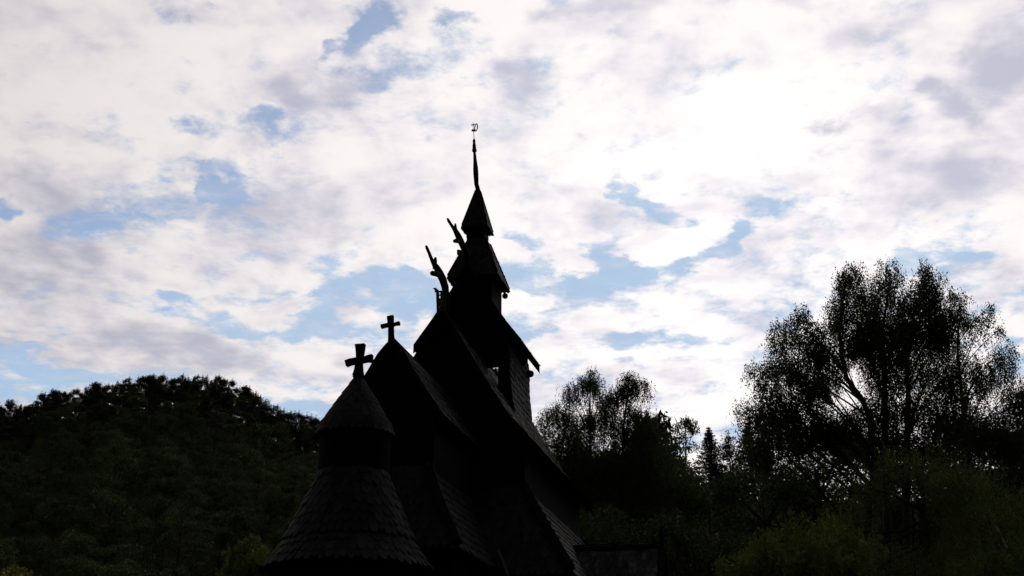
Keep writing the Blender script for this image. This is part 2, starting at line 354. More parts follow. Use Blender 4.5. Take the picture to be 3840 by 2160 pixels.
def prof_at(prof, L, t):
    t = min(max(t, 0), L[-1])
    for i in range(len(L)-1):
        if t <= L[i+1]+1e-9:
            k = (t-L[i])/max(L[i+1]-L[i], 1e-6); a, b = prof[i], prof[i+1]
            l = hypot(b[0]-a[0], b[1]-a[1]); return (a[0]+(b[0]-a[0])*k, a[1]+(b[1]-a[1])*k), ((b[0]-a[0])/l, (b[1]-a[1])/l)
def lay(owner, frame, prof, rng_at, wid, exp, th=.032):
    """rows of shingles down a roof profile; frame(s, o, z) -> point, along, out"""
    L = arc(prof); k = 0; t = L[-1]+.05
    while t > exp*.35:
        (o, z), (do, dz) = prof_at(prof, L, t)
        if t > L[-1]: o += do*(t-L[-1]); z += dz*(t-L[-1])
        a0, a1 = rng_at(o); span = a1-a0
        if span > wid*.5:
            n = max(1, int(round(span/wid))); ws = [1+random.uniform(-.32, .32) for _ in range(n)]
            if n > 2 and k % 2: ws = [.5]+ws[1:]+[.5]
            q = span/sum(ws); e0 = a0
            for wi in ws:
                w = wi*q; s = e0+w/2; e0 += w; ww = w*random.uniform(.93, .99)
                P, al, ou = frame(s, o, z)
                dn = (ou*do+Vector((0, 0, 1))*dz).normalized(); nr = al.cross(dn)
                if nr.z < 0 or (abs(nr.z) < 1e-3 and nr.dot(ou) < 0): nr = -nr
                if nr.dot(ou) < -.2: nr = -nr
                ln = exp*1.55; j = random.gauss(0, .012); tilt = .055+random.gauss(0, .02)+(.08 if random.random() < .05 else 0)
                dn2 = (dn+nr*tilt).normalized(); al2 = (al+dn*random.gauss(0, .035)).normalized(); nr2 = al2.cross(dn2)
                if nr2.dot(nr) < 0: al2 = -al2; nr2 = -nr2
                Pb = P+dn*(random.gauss(0, exp*.10))+nr*(.012+tilt*ln*.35+abs(j)*.4)
                M4 = Matrix(((al2.x*ww, dn2.x*ln, nr2.x*th, Pb.x), (al2.y*ww, dn2.y*ln, nr2.y*th, Pb.y), (al2.z*ww, dn2.z*ln, nr2.z*th, Pb.z), (0, 0, 0, 1)))
                PLACED.append((owner, M4))
        t -= exp; k += 1
UNIT_V = np.array([(-.5, -1, 0), (.5, -1, 0), (.5, -.36, 0), (.33, -.11, 0), (0, 0, 0), (-.33, -.11, 0), (-.5, -.36, 0),
                   (-.5, -1, 1), (.5, -1, 1), (.5, -.36, 1), (.33, -.11, 1), (0, 0, 1), (-.33, -.11, 1), (-.5, -.36, 1)], float)
UNIT_F = [(6, 5, 4, 3, 2, 1, 0), (7, 8, 9, 10, 11, 12, 13)]+[(i, (i+1) % 7, (i+1) % 7+7, i+7) for i in range(7)]
def deck(name, panels, mat=TAR, th=.07):
    """roof boarding under the shingles: panels = lists of 2-column point grids"""
    m = MB()
    for rows in panels:
        n = len(rows[0]); v = [p for r in rows for p in r]; f = []
        for i in range(len(rows)-1):
            for k in range(n-1): f.append((i*n+k, i*n+k+1, (i+1)*n+k+1, (i+1)*n+k))
        m.add(v, f)
    o = m.build(name, mat, church); bm = bmesh.new(); bm.from_mesh(o.data); bm.normal_update()
    bmesh.ops.reverse_faces(bm, faces=[f for f in bm.faces if f.normal.z < 0]); bm.to_mesh(o.data); bm.free()
    so = o.modifiers.new('thickness', 'SOLIDIFY'); so.thickness = th; so.offset = -1
    return o
def z(h): return h-ZO
def sag(prof, n=3):
    """finer profile"""
    L = arc(prof); m = int(L[-1]/.3)+2
    return [prof_at(prof, L, L[-1]*i/(m-1))[0] for i in range(m)]
def gable_roof(name, prof, cx, y0, y1, wid, exp, sides=(1, -1), axis='y'):
    prof = [(o, z(h)) for o, h in prof]; fine = sag(prof)
    pans = []
    for sg in sides:
        if axis == 'y': pans.append([[(cx+sg*o, y, h) for y in (y0, y1)] for o, h in fine])
        else: pans.append([[(y, cx+sg*o, h) for y in (y0, y1)] for o, h in fine])
    d = deck(name, pans)
    for sg in sides:
        if axis == 'y': fr = lambda s, o, h, sg=sg: (Vector((cx+sg*o, s, h)), Vector((0, 1, 0)), Vector((sg, 0, 0)))
        else: fr = lambda s, o, h, sg=sg: (Vector((s, cx+sg*o, h)), Vector((1, 0, 0)), Vector((0, sg, 0)))
        lay(d, fr, prof, lambda o: (y0, y1), wid, exp)
    return d, fine
def hip_roof(name, prof, xc, y0, y1, wid, exp, hx=None, sides='nsew'):
    """roof round a rectangle: inner half width prof[0][0] in x, inner y range y0..y1"""
    o0 = prof[0][0]; prof = [(o, z(h)) for o, h in prof]; fine = sag(prof); pans = []
    if 'n' in sides: pans.append([[(xc+o, y0-(o-o0 if 'e' in sides else 0), h), (xc+o, y1+(o-o0 if 'w' in sides else 0), h)] for o, h in fine])
    if 's' in sides: pans.append([[(xc-o, y0-(o-o0 if 'e' in sides else 0), h), (xc-o, y1+(o-o0 if 'w' in sides else 0), h)] for o, h in fine])
    if 'e' in sides: pans.append([[(xc-o, y0-(o-o0), h), (xc+o, y0-(o-o0), h)] for o, h in fine])
    if 'w' in sides: pans.append([[(xc-o, y1+(o-o0), h), (xc+o, y1+(o-o0), h)] for o, h in fine])
    d = deck(name, pans)
    ex = (lambda o: o-o0) if 'e' in sides else (lambda o: 0)
    wx = (lambda o: o-o0) if 'w' in sides else (lambda o: 0)
    for sg, c in ((1, 'n'), (-1, 's')):
        if c in sides: lay(d, lambda s, o, h, sg=sg: (Vector((xc+sg*o, s, h)), Vector((0, 1, 0)), Vector((sg, 0, 0))), prof, lambda o: (y0-ex(o), y1+wx(o)), wid, exp)
    if 'e' in sides: lay(d, lambda s, o, h: (Vector((s, y0-(o-o0), h)), Vector((1, 0, 0)), Vector((0, -1, 0))), prof, lambda o: (xc-o, xc+o), wid, exp)
    if 'w' in sides: lay(d, lambda s, o, h: (Vector((s, y1+(o-o0), h)), Vector((1, 0, 0)), Vector((0, 1, 0))), prof, lambda o: (xc-o, xc+o), wid, exp)
    # hip boards over the corners that show
    b = MB(); cors = []
    if 'e' in sides and 'n' in sides: cors.append((1, -1))
    if 'e' in sides and 's' in sides: cors.append((-1, -1))
    if 'w' in sides and 'n' in sides: cors.append((1, 1))
    if 'w' in sides and 's' in sides: cors.append((-1, 1))
    return d, fine, cors
def hip_boards(d, fine, cors, xc, y0, y1, w=.15, mat=None):
    for sx, sy in cors:
        b = MB(); o0 = fine[0][0]
        pts = [(xc+sx*o, (y0 if sy < 0 else y1)+sy*(o-o0), h+.12) for o, h in fine]
        b.tube(pts, [w]*len(pts), 4); q = b.build('hip_board', mat or TAR, d)
def cone_roof(name, prof, cy, wid, exp, a0=-pi, a1=0.0, n=40):
    prof = [(o, z(h)) for o, h in prof]; fine = sag(prof)
    pans = [[[(o*cos(a0+(a1-a0)*k/n), cy+o*sin(a0+(a1-a0)*k/n), h) for k in range(n+1)] for o, h in fine]]
    d = deck(name, pans)
    def fr(s, o, h):
        a = s/max(o, .05); return Vector((o*cos(a), cy+o*sin(a), h)), Vector((-sin(a), cos(a), 0)), Vector((cos(a), sin(a), 0))
    lay(d, fr, prof, lambda o: (a0*max(o, .05), a1*max(o, .05)), wid, exp)
    return d
def barge(prof, cx, y, mat=TAR, depth=.24, th=.07, parent=church, sides=(1, -1), name='bargeboard'):
    """board under the roof edge of a gable"""
    for sg in sides:
        m = MB(); v = []; n = len(prof)
        for i, (o, h) in enumerate(prof):
            v += [(cx+sg*o, y-th, h+.075), (cx+sg*o, y, h+.075), (cx+sg*o, y, h-depth), (cx+sg*o, y-th, h-depth)]
        f = [(0, 1, 2, 3), tuple(4*(n-1)+k for k in (3, 2, 1, 0))]
        for i in range(n-1):
            for k in range(4): f.append((4*i+k, 4*i+(k+1) % 4, 4*i+4+(k+1) % 4, 4*i+4+k))
        m.add(v, f); m.build(name, mat, parent)

# apse: round wall, flared skirt roof, round turret with bell roof and cross
m = MB(); m.lathe([(1.72, 0), (1.72, z(6.0))], 32); m.lathe([(.88, z(5.8)), (.88, z(9.3))], 40); m.build('apse_wall', TAR, church, smooth=False)
apse_lo = cone_roof('apse_skirt_roof', [(.86, 8.06), (1.13, 7.42), (1.42, 6.78), (1.70, 6.22), (2.02, 5.76)], 0, .205, .27, -pi-.55, .55)
apse_hi = cone_roof('apse_turret_roof', [(.15, 10.46), (.33, 10.18), (.52, 9.88), (.70, 9.58), (.86, 9.30), (.96, 9.06)], 0, .145, .175, -pi, pi, 48)
m = MB(); m.lathe([(.20, z(10.30)), (.15, z(10.50)), (.13, z(10.62)), (.16, z(10.63)), (.10, z(10.70))], 12); m.build('turret_cap', TAR, church)
def cross(px, u, th):
    P = [to_local(x, y, 'u', u) for x, y in px]; m = MB(); m.slab([(p[0], p[2]) for p in P], 'y', u, th); return m.build('cross', TAR, church, bevel=.012)
cross([(1333,1292),(1370,1289),(1366,1318),(1362,1340),(1381,1333),(1398,1329),(1398,1360),(1378,1358),(1359,1362),(1361,1390),(1364,1411),(1323,1409),(1330,1388),(1334,1366),(1317,1369),(1300,1376),(1294,1353),(1314,1346),(1337,1342),(1336,1318)], 0, .13)
# lower ambulatory round the apse
cone_roof('apse_ambulatory_roof', [(1.75, 5.15), (2.4, 4.55), (3.2, 4.0)], 0, .24, .36, -pi-.3, .3)
m = MB(); m.lathe([(2.9, 0), (2.9, z(4.15))], 36); m.build('apse_ambulatory_wall', TAR, church)

# chancel
UC, UN, LN = 2.43, 6.44, 9.54; UT = UN+LN/2; UW = UN+LN
CHP = [(0, 12.42), (.2, 12.22), (.42, 11.96), (.64, 11.55), (1.08, 10.86), (1.34, 10.46), (1.56, 10.15)]
m = MB(); m.box((-1.17, UC+.28, z(5)), (1.17, UN+.5, z(10.5))); m.slab([(-1.3, z(10.4)), (1.25, z(10.4)), (.55, z(11.5)), (-.05, z(12.2)), (-.65, z(11.5))], 'y', UC+.24, .1); m.build('chancel_wall', TAR, church)
d, fine = gable_roof('chancel_roof', CHP, -.05, UC, UN+.35, .15, .23); barge(fine, -.05, UC+.01, parent=d)
m = MB(); m.tube([(-.05, UC-.05, z(12.46)), (-.05, UN+.3, z(12.44))], [.10, .10], 6); m.build('ridge_board', TAR, d)
cross([(1452,1187),(1476,1182),(1476,1200),(1475,1213),(1486,1209),(1499,1205),(1500,1220),(1487,1220),(1476,1223),(1477,1255),(1481,1288),(1456,1288),(1457,1258),(1457,1226),(1445,1228),(1430,1233),(1428,1218),(1443,1215),(1455,1212),(1453,1200)], UC-.02, .11)
d, fine, cors = hip_roof('chancel_aisle_roof', [(1.17, 8.66), (1.45, 8.02), (1.85, 7.28), (2.32, 6.45)], 0, UC, UN, .19, .29, sides='nse'); hip_boards(d, fine, cors, 0, UC, UN)
m = MB(); m.box((-2.0, UC-.55, 0), (2.0, UN, z(6.9))); m.build('chancel_aisle_wall', TAR, church)
for c in 'ns': hip_roof('chancel_ambulatory_roof', [(2.0, 5.3), (2.7, 4.6), (3.4, 4.05)], 0, UC-.55, UN, .24, .36, sides=c)
m = MB(); m.box((-3.1, UC-.9, 0), (3.1, UN-.1, z(4.2))); m.build('chancel_ambulatory_wall', TAR, church)

# nave
NX = .15
NVP = [(0, 14.66), (.24, 14.38), (.52, 13.96), (1.06, 13.00), (1.54, 12.20), (2.27, 11.05), (2.96, 10.28)]
m = MB(); m.box((NX-2.60, UN+.45, z(5)), (NX+2.55, UW-.45, z(10.75)))
for y in (UN+.41, UW-.41): m.slab([(NX-2.5, z(10.6)), (NX+2.5, z(10.6)), (NX+1.5, z(12.05)), (NX+.45, z(13.85)), (NX, z(14.45)), (NX-.45, z(13.85)), (NX-1.5, z(12.05))], 'y', y, .1)
m.build('nave_wall', TAR, church)
d, fine = gable_roof('nave_roof', NVP, NX, UN, UW, .17, .27); barge(fine, NX, UN+.01, parent=d); barge(fine, NX, UW+.06, parent=d)
m = MB(); m.tube([(NX, UN-.08, z(14.70)), (NX, UW+.08, z(14.70))], [.12, .12], 6); m.build('ridge_board', TAR, d)
d, fine, cors = hip_roof('nave_aisle_roof', [(2.72, 9.02), (3.2, 8.22), (3.8, 7.28), (4.44, 6.28)], 0, UN+.2, UW-.2, .19, .29, sides='nsew'); hip_boards(d, fine, cors[:2], 0, UN+.2, UW-.2)
m = MB(); m.tube([(2.36, 4.98, z(6.98)), (2.50, 4.93, z(6.72)), (2.62, 4.86, z(6.45)), (2.72, 4.80, z(6.2))], [.055, .06, .06, .06], 4); m.build('valley_board', BRN, church)
m = MB(); m.box((-4.1, UN-1.2, 0), (4.1, UW+1.2, z(6.75))); m.build('nave_aisle_wall', TAR, church)
d, fine, cors = hip_roof('nave_ambulatory_roof', [(4.1, 5.0), (4.8, 4.35), (5.6, 3.8)], 0, UN-1.2, UW+1.2, .24, .36, sides='nsw')
m = MB(); m.box((-5.3, UN-1.15, 0), (5.3, UW+2.2, z(4.0))); m.build('nave_ambulatory_wall', TAR, church)

# ridge turret: open belfry with shingled cheeks, saddle roof, two square stages and a crooked spire
TX = -.02
def square_stage(name, prof, wid, exp, cx=TX, cy=UT, mat=TAR):
    o0 = prof[0][0]; return hip_roof(name, prof, cx, cy-o0, cy+o0, wid, exp)
m = MB(); hw = 1.40
for sx in (-1, 1):
    m.box((TX+sx*hw-.09, UT-hw, z(11.6)), (TX+sx*hw+.09, UT+hw, z(15.2)))                    # side walls
    for sy in (-1, 1): m.box((TX+sx*(hw-.12)-.15, UT+sy*(hw-.02)-.11, z(11.6)), (TX+sx*(hw-.12)+.15, UT+sy*(hw-.02)+.11, z(15.3)))
m.box((TX-hw, UT-hw-.08, z(13.97)), (TX+hw, UT-hw+.08, z(15.1))); m.box((TX-hw, UT+hw-.08, z(15.4)), (TX+hw, UT+hw+.08, z(15.6)))
m.box((TX-hw, UT-hw-.08, z(11.6)), (TX+hw, UT-hw+.08, z(13.0))); m.box((TX-hw, UT+hw-.08, z(11.6)), (TX+hw, UT+hw+.08, z(13.4)))
m.build('turret_wall', TAR, church)
for sg in (1, -1): gable_roof('turret_cheek', [(1.47, 14.9), (1.50, 13.7), (1.58, 12.8), (1.78, 11.9)], TX, UT-1.48, UT+1.48, .17, .25, sides=(sg,))
TBP = [(0, 18.05), (.10, 17.65), (.34, 17.12), (.66, 16.62), (1.22, 15.75), (1.87, 14.86)]
LB = 1.58
d, fine = gable_roof('turret_saddle_roof', TBP, TX, UT-LB, UT+LB, .15, .23); barge(fine, TX, UT-LB+.01, parent=d); barge(fine, TX, UT+LB+.06, parent=d)
for y, b0, w0 in ((UT-LB+.12, 14.95, 1.45), (UT+LB-.12, 15.45, 1.25)):
    m = MB(); m.slab([(TX-w0, z(b0)), (TX+w0, z(b0)), (TX+1.15, z(15.7)), (TX+.6, z(16.6)), (TX+.1, z(17.5)), (TX-.1, z(17.5)), (TX-.6, z(16.6)), (TX-1.15, z(15.7))], 'y', y, .08); m.build('turret_gable', TAR, church)
m = MB()
for sx in (-1, 1):
    for sy in (-1, 1): m.box((TX+sx*.58-.1, UT+sy*.58-.1, z(15.5)), (TX+sx*.58+.1, UT+sy*.58+.1, z(17.95)))
for a in (-1, 1):
    m.box((TX+a*.62-.05, UT-.6, z(15.5)), (TX+a*.62+.05, UT+.6, z(17.9)))
m.box((TX-.6, UT-.67, z(15.5)), (TX+.37, UT-.57, z(17.9))); m.box((TX+.37, UT-.67, z(15.5)), (TX+.5, UT-.57, z(16.84))); m.box((TX+.37, UT-.67, z(17.03)), (TX+.5, UT-.57, z(17.9)))
m.box((TX-.6, UT+.57, z(15.5)), (TX-.15, UT+.67, z(17.9))); m.box((TX-.15, UT+.57, z(15.5)), (TX+.4, UT+.67, z(17.2))); m.box((TX+.4, UT+.57, z(15.5)), (TX+.5, UT+.67, z(17.9)))
m.build('upper_turret_wall', TAR, church)
d, fine, cors = square_stage('upper_turret_roof', [(.34, 19.2), (.46, 18.85), (.66, 18.3), (.905, 17.62)], .13, .18); hip_boards(d, fine, cors, TX, UT-.34, UT+.34, .05)
m = MB(); m.box((TX-.40, UT-.33, z(18.6)), (TX+.26, UT+.33, z(20.0))); m.build('lantern_wall', TAR, church)
d, fine, cors = square_stage('lantern_roof', [(.07, 21.36), (.18, 20.92), (.31, 20.40), (.46, 19.80)], .11, .16, cx=TX-.08); hip_boards(d, fine, cors, TX-.08, UT-.07, UT+.07, .04)
def knob(x, y, h, r=.13):
    m = MB(); prof = [(r*sin(pi*i/8)+.001, z(h)-r*cos(pi*i/8)) for i in range(9)]; m.lathe(prof, 12, (x, y)); m.build('beam_knob', TAR, church, smooth=True)
for (px, py, uu) in ((1992, 1402, UT+1.35), (1897, 1110, UT+.62)):
    p = to_local(px-3, py, 'u', uu); knob(p[0], p[1], p[2]+ZO, .13 if px > 1900 else .11); knob(2*TX-p[0], p[1], p[2]+ZO, .12)
# spire and vane, leaning a little
def crop1(x, y): return 1500+x*.48309, 420+y*.48309
sp = [(597,640,24),(596,612,18),(593,560,18),(589,480,22),(587,440,21),(583,380,15),(579,322,11),(578,312,12),(578,304,20),(577,292,19),(577,286,15),(577,276,17),(576,268,13),(576,262,15),(576,250,12),(575,236,11),(575,222,12),(575,216,9),(575,208,5)]
pts = []; rad = []
for x, y, r in sp:
    p = to_local(*crop1(x, y), 'u', UT); pts.append((p[0]+.09*max(0, (y-560)/80), p[1], p[2])); rad.append(r*.48309/103.0)
m = MB(); m.tube(pts, rad, 12); m.build('spire', TAR, church, smooth=False)
vane = MB(); T = lambda x, y: (lambda p: (p[0], p[2]))(to_local(*crop1(x, y), 'u', UT))
a = T(575, 212); b = T(568, 88); vane.tube([(a[0], UT, a[1]), (b[0], UT, b[1])], [.014, .010], 6); vo = vane.build('weather_vane', IRON, church)
m = MB(); m.slab([T(*q) for q in ((553,98),(566,97),(566,86),(571,86),(571,96),(582,95),(582,101),(571,102),(571,112),(566,112),(566,103),(553,104))], 'y', UT, .02); m.build('vane_cross', IRON, vo)
m = MB(); m.slab([T(*q) for q in ((556,140),(561,134),(568,135),(572,141),(577,132),(583,130),(588,138),(582,148),(576,153),(570,155),(566,149),(562,150),(560,156),(556,150))], 'y', UT, .02)
ring = [T(591+10*cos(w)+3*sin(w), 120-29*sin(w)) for w in np.linspace(0, 2*pi, 20)]
m.tube([(p[0], UT, p[1]) for p in ring], [.022]*len(ring), 6); m.build('rooster', IRON, vo)
# dragon heads on the two eastern gables (and their twins on the western ones)
def dragon(root, neck, jaw, comb, twin=True):
    def Q(x, y): p = to_local(*crop1(x, y), 'v', 0); return Vector((p[0], p[1], p[2]))
    m = MB(); s = .48309/96.0
    nk = [Vector(root)]+[Q(x, y) for x, y, r in neck]; m.tube(nk, [neck[0][2]*s]+[r*s for *_, r in neck], 10)
    for j in jaw: m.tube([Q(x, y) for x, y, r in j], [r*s for *_, r in j], 8)
    o = m.build('dragon_head', TAR, church, smooth=True)
    k = MB()
    for quad in comb:
        pq = [Q(*q) for q in quad]; k.slab([(p.y, p.z) for p in pq], 'x', 0.0, .06)
    k.build('carved_comb', TAR, o)
    for yc in ((UT,) if twin else ()):
        for q in [o]+list(o.children):
            c = q.copy(); c.data = q.data.copy(); COL.objects.link(c)
            for v in c.data.vertices: v.co.y = 2*yc-v.co.y
            c.data.flip_normals()
            if q is o: t = c
            else: c.parent = t
dragon((.05, UN+.9, z(14.62)), [(362,1500,20),(358,1430,22),(350,1360,25),(332,1300,26),(306,1248,25),(284,1208,21),(264,1180,16),(246,1145,12),(224,1090,10),(209,1055,10),(203,1041,7)],
       [[(272,1215,17),(272,1175,14),(274,1145,11),(275,1132,8),(275,1127,4)],[(300,1260,22),(268,1255,17),(252,1252,17),(243,1252,10)]],
       [[(276,1372),(288,1378),(298,1392),(312,1386),(345,1388),(345,1400),(276,1400)],[(286,1400),(298,1400),(300,1590),(292,1582)],[(318,1400),(352,1400),(362,1600),(326,1600)],[(290,1418),(340,1416),(340,1426),(290,1428)],[(290,1446),(340,1444),(340,1512),(292,1512)],[(294,1530),(345,1528),(345,1540),(294,1542)],[(296,1560),(350,1556),(350,1600),(300,1598)],[(262,1368),(270,1364),(290,1382),(286,1392)]])
dragon((TX, UT-LB+.45, z(17.75)), [(512,1085,21),(494,1052,23),(474,1008,23),(452,962,22),(434,928,18),(414,900,12),(392,868,10),(376,842,10),(369,828,7)],
       [[(434,945,15),(431,905,12),(430,884,9),(429,872,7),(429,864,4)],[(458,1000,20),(432,1000,15),(424,1002,13),(418,1003,8)]],
       [[(448,1068),(484,1074),(484,1082),(448,1078)],[(448,1068),(455,1068),(455,1110),(448,1108)],[(468,1075),(484,1075),(484,1110),(468,1110)],[(448,1100),(482,1100),(482,1110),(448,1108)],[(455,1082),(462,1080),(470,1098),(462,1102)]], twin=False)
# side porch
PY = 10.2; PP = [(0, 7.72), (.25, 7.35), (.9, 6.35), (1.5, 5.55)]
d, fine = gable_roof('porch_roof', PP, PY, 3.2, 6.25, .19, .27, axis='x')
m = MB(); m.box((3.2, PY-.07, z(7.55)), (6.30, PY+.07, z(7.92))); m.build('ridge_board', TAR, d)
m = MB()
for sg in (1, -1):
    m.tube([(6.27, PY+sg*o, h) for o, h in fine], [.13]*len(fine), 4)
m.build('bargeboard', TAR, d)
m = MB(); m.tube([(6.3, PY, z(7.4)), (6.3, PY, z(8.05)), (6.3, PY, z(8.15)), (6.3, PY, z(8.25)), (6.3, PY, z(8.48))], [.07, .06, .10, .05, .02], 8); m.build('porch_finial', TAR, church)
m = MB(); m.box((3.2, PY-1.15, 0), (6.05, PY+1.15, z(5.95))); m.slab([(PY-1.2, z(5.9)), (PY+1.2, z(5.9)), (PY, z(7.6))], 'x', 6.0, .08); m.build('porch_wall', TAR, church)

# shingles: those that show largest are pieces of their own, the rest one cover per roof
def lay_all():
    W = Matrix.Translation(CH) @ Matrix.Rotation(CH_ROT, 4, 'Z'); eye = Vector((0, 0, EYE)); sc = []
    for i, (o, M4) in enumerate(PLACED):
        p = W @ M4.translation; nr = (W.to_3x3() @ Vector((M4[0][2], M4[1][2], M4[2][2]))).normalized(); v = eye-p; dist = v.length
        q = nr.dot(v)/dist
        rr = p.y*cos(PITCH)+(p.z-EYE)*sin(PITCH); yy = (-p.y*sin(PITCH)+(p.z-EYE)*cos(PITCH))/rr
        sc.append((max(q, 0)/dist**2 if 1080-yy*FPX < 2165 and o.name != 'apse_ambulatory_roof' else 0, i))
    best = {i for _, i in sorted(sc, reverse=True)[:300]}
    unit = bpy.data.meshes.new('shingle'); unit.from_pydata(UNIT_V.tolist(), [], UNIT_F); unit.update(); unit.materials.append(SHG); grey = unit.copy(); grey.materials.clear(); grey.materials.append(GREY)
    rest = {}
    for i, (o, M4) in enumerate(PLACED):
        if i in best:
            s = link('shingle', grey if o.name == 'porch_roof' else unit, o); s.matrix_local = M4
        else: rest.setdefault(o, []).append(np.array(M4))
    V1 = np.concatenate([UNIT_V, np.ones((14, 1))], 1)
    for o, ms in rest.items():
        vv = []; ff = []
        for k, m4 in enumerate(ms):
            vv.append((V1 @ m4.T)[:, :3]); ff += [tuple(a+14*k for a in f) for f in UNIT_F]
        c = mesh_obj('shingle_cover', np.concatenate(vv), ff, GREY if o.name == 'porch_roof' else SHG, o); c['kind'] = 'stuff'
lay_all()

# ------------------------------------------------------------------ trees
def leaf_cloud(centers, size, aspect=1.7, droop=.0, up=.0, jitter=.35):
    """one small pointed leaf (a rhombic quad) at each centre"""
    n = len(centers); d = rng.normal(size=(n, 3)); d[:, 2] += up-droop; d /= np.linalg.norm(d, axis=1)[:, None]
    e = np.cross(d, rng.normal(size=(n, 3))); e /= np.linalg.norm(e, axis=1)[:, None]
    s = size*(1+jitter*rng.normal(size=(n, 1))).clip(.4, 2.0)
    a = centers-d*s*.5*aspect; b = centers+d*s*.5*aspect; l = centers-e*s*.5; r = centers+e*s*.5
    co = np.stack([a, l, b, r], 1).reshape(-1, 3); q = np.arange(n*4).reshape(-1, 4)
    return co, q
def bez(a, b, c, n): t = np.linspace(0, 1, n)[:, None]; return (1-t)**2*a+2*t*(1-t)*b+t**2*c
def birch(label, trunk, dist, lobes, leaf=.034, density=1.0, light=False, group=None, depth=1.0, dead=(), seed=1, bark=None):
    """trunk: photo pixels from the foot up; lobes: (x, y, rx, ry[, density]) hanging leaf masses round the limbs"""
    global rng; rng = np.random.default_rng(seed)
    pxm = FPX/(dist*1.06)
    tp = [np.array(at(x, y, dist)) for x, y in trunk]
    g = ground_h(tp[0][0], dist); root = empty('birch_tree', (tp[0][0], dist, g)); base = np.array([tp[0][0], dist, g])
    tag(root, label, 'birch tree', group)
    tp = [np.array([tp[0][0], dist, g-.3])]+[p+np.array([0, rng.normal()*.25, 0]) for p in tp if p[2] > g+1]
    L = [0]
    for a, b in zip(tp, tp[1:]): L.append(L[-1]+np.linalg.norm(b-a))
    H = L[-1]; m = MB()
    def tpoint(h):
        for i in range(len(tp)-1):
            if h <= L[i+1]: k = (h-L[i])/(L[i+1]-L[i]); return tp[i]*(1-k)+tp[i+1]*k
        return tp[-1]
    tr = lambda h: .012+.0135*H*(1-h/H)**.9
    hs = np.linspace(0, H, 22); m.tube([tpoint(h)-base for h in hs], [tr(h) for h in hs], 9)
    limbs = MB(); cents = []
    for lb in lobes:
        x, y, rx, ry = lb[:4]; den = lb[4] if len(lb) > 4 else 1.0
        R = np.array([rx/pxm, min(rx/pxm*1.1, 1.6), ry/pxm])
        c = np.array(at(x, y, dist+rng.normal()*depth))
        # limb from the trunk
        h0 = min(max((c[2]-tp[0][2])-R[2]-.55*abs(c[0]-tpoint(min(c[2]-tp[0][2], H))[0])-.5, H*.18), H*.97)
        s = tpoint(h0); mid = (s*.55+c*.45); mid[2] = s[2]*.35+c[2]*.65
        B = bez(s, mid, c+np.array([0, 0, R[2]*.5]), 9); r0 = min(tr(h0)*.4, .016+.011*np.linalg.norm(c-s))
        limbs.tube([p-base for p in B], np.linspace(r0, .010, 9), 6)
        n = int(max(8, 42*R[0]*R[2]*4*density*den*rng.uniform(.55, 1.35)))
        for _ in range(n):
            q = rng.normal(size=3); q /= np.linalg.norm(q); q = q*rng.random()**.4*R
            e = c+q; st = B[rng.integers(4, 9)]
            if rng.random() < .25:
                br = bez(st, (st+e)/2+np.array([0, 0, .25*R[2]]), e, 5); limbs.tube([p-base for p in br], [.011, .009, .007, .005, .003], 4, cap=False)
            for _ in range(4):
                ln = (.3+.9*rng.random())*min(1.0, .2+1.1*R[2]); o = e+rng.normal(size=3)*np.array([.15, .15, .1])*min(1.0, .3+R[2]); o[2] += .35*ln
                k = int(5+19*ln); tt = np.linspace(0, 1, k)[:, None]; sw = rng.normal(size=3)*.12
                cents.append(o+tt*np.array([sw[0], sw[1], -ln])+rng.normal(size=(k, 3))*.038)
    C = np.concatenate(cents)-base
    m.build('trunk', bark or BIRCH_BARK, root); limbs.build('limbs', BARK, root)
    co, q = leaf_cloud(C, leaf, 2.0, droop=1.5); link('crown', fast_mesh('crown', co, q, BIRCH_LIGHT if light else BIRCH_LEAF), root)
    for poly in dead:
        pts = [np.array(at(x, y, dist-.6))-base for x, y in poly]; b = MB(); b.tube(pts, np.linspace(.07, .012, len(pts)), 6); b.build('bare_limb', BARK, root)
    return root
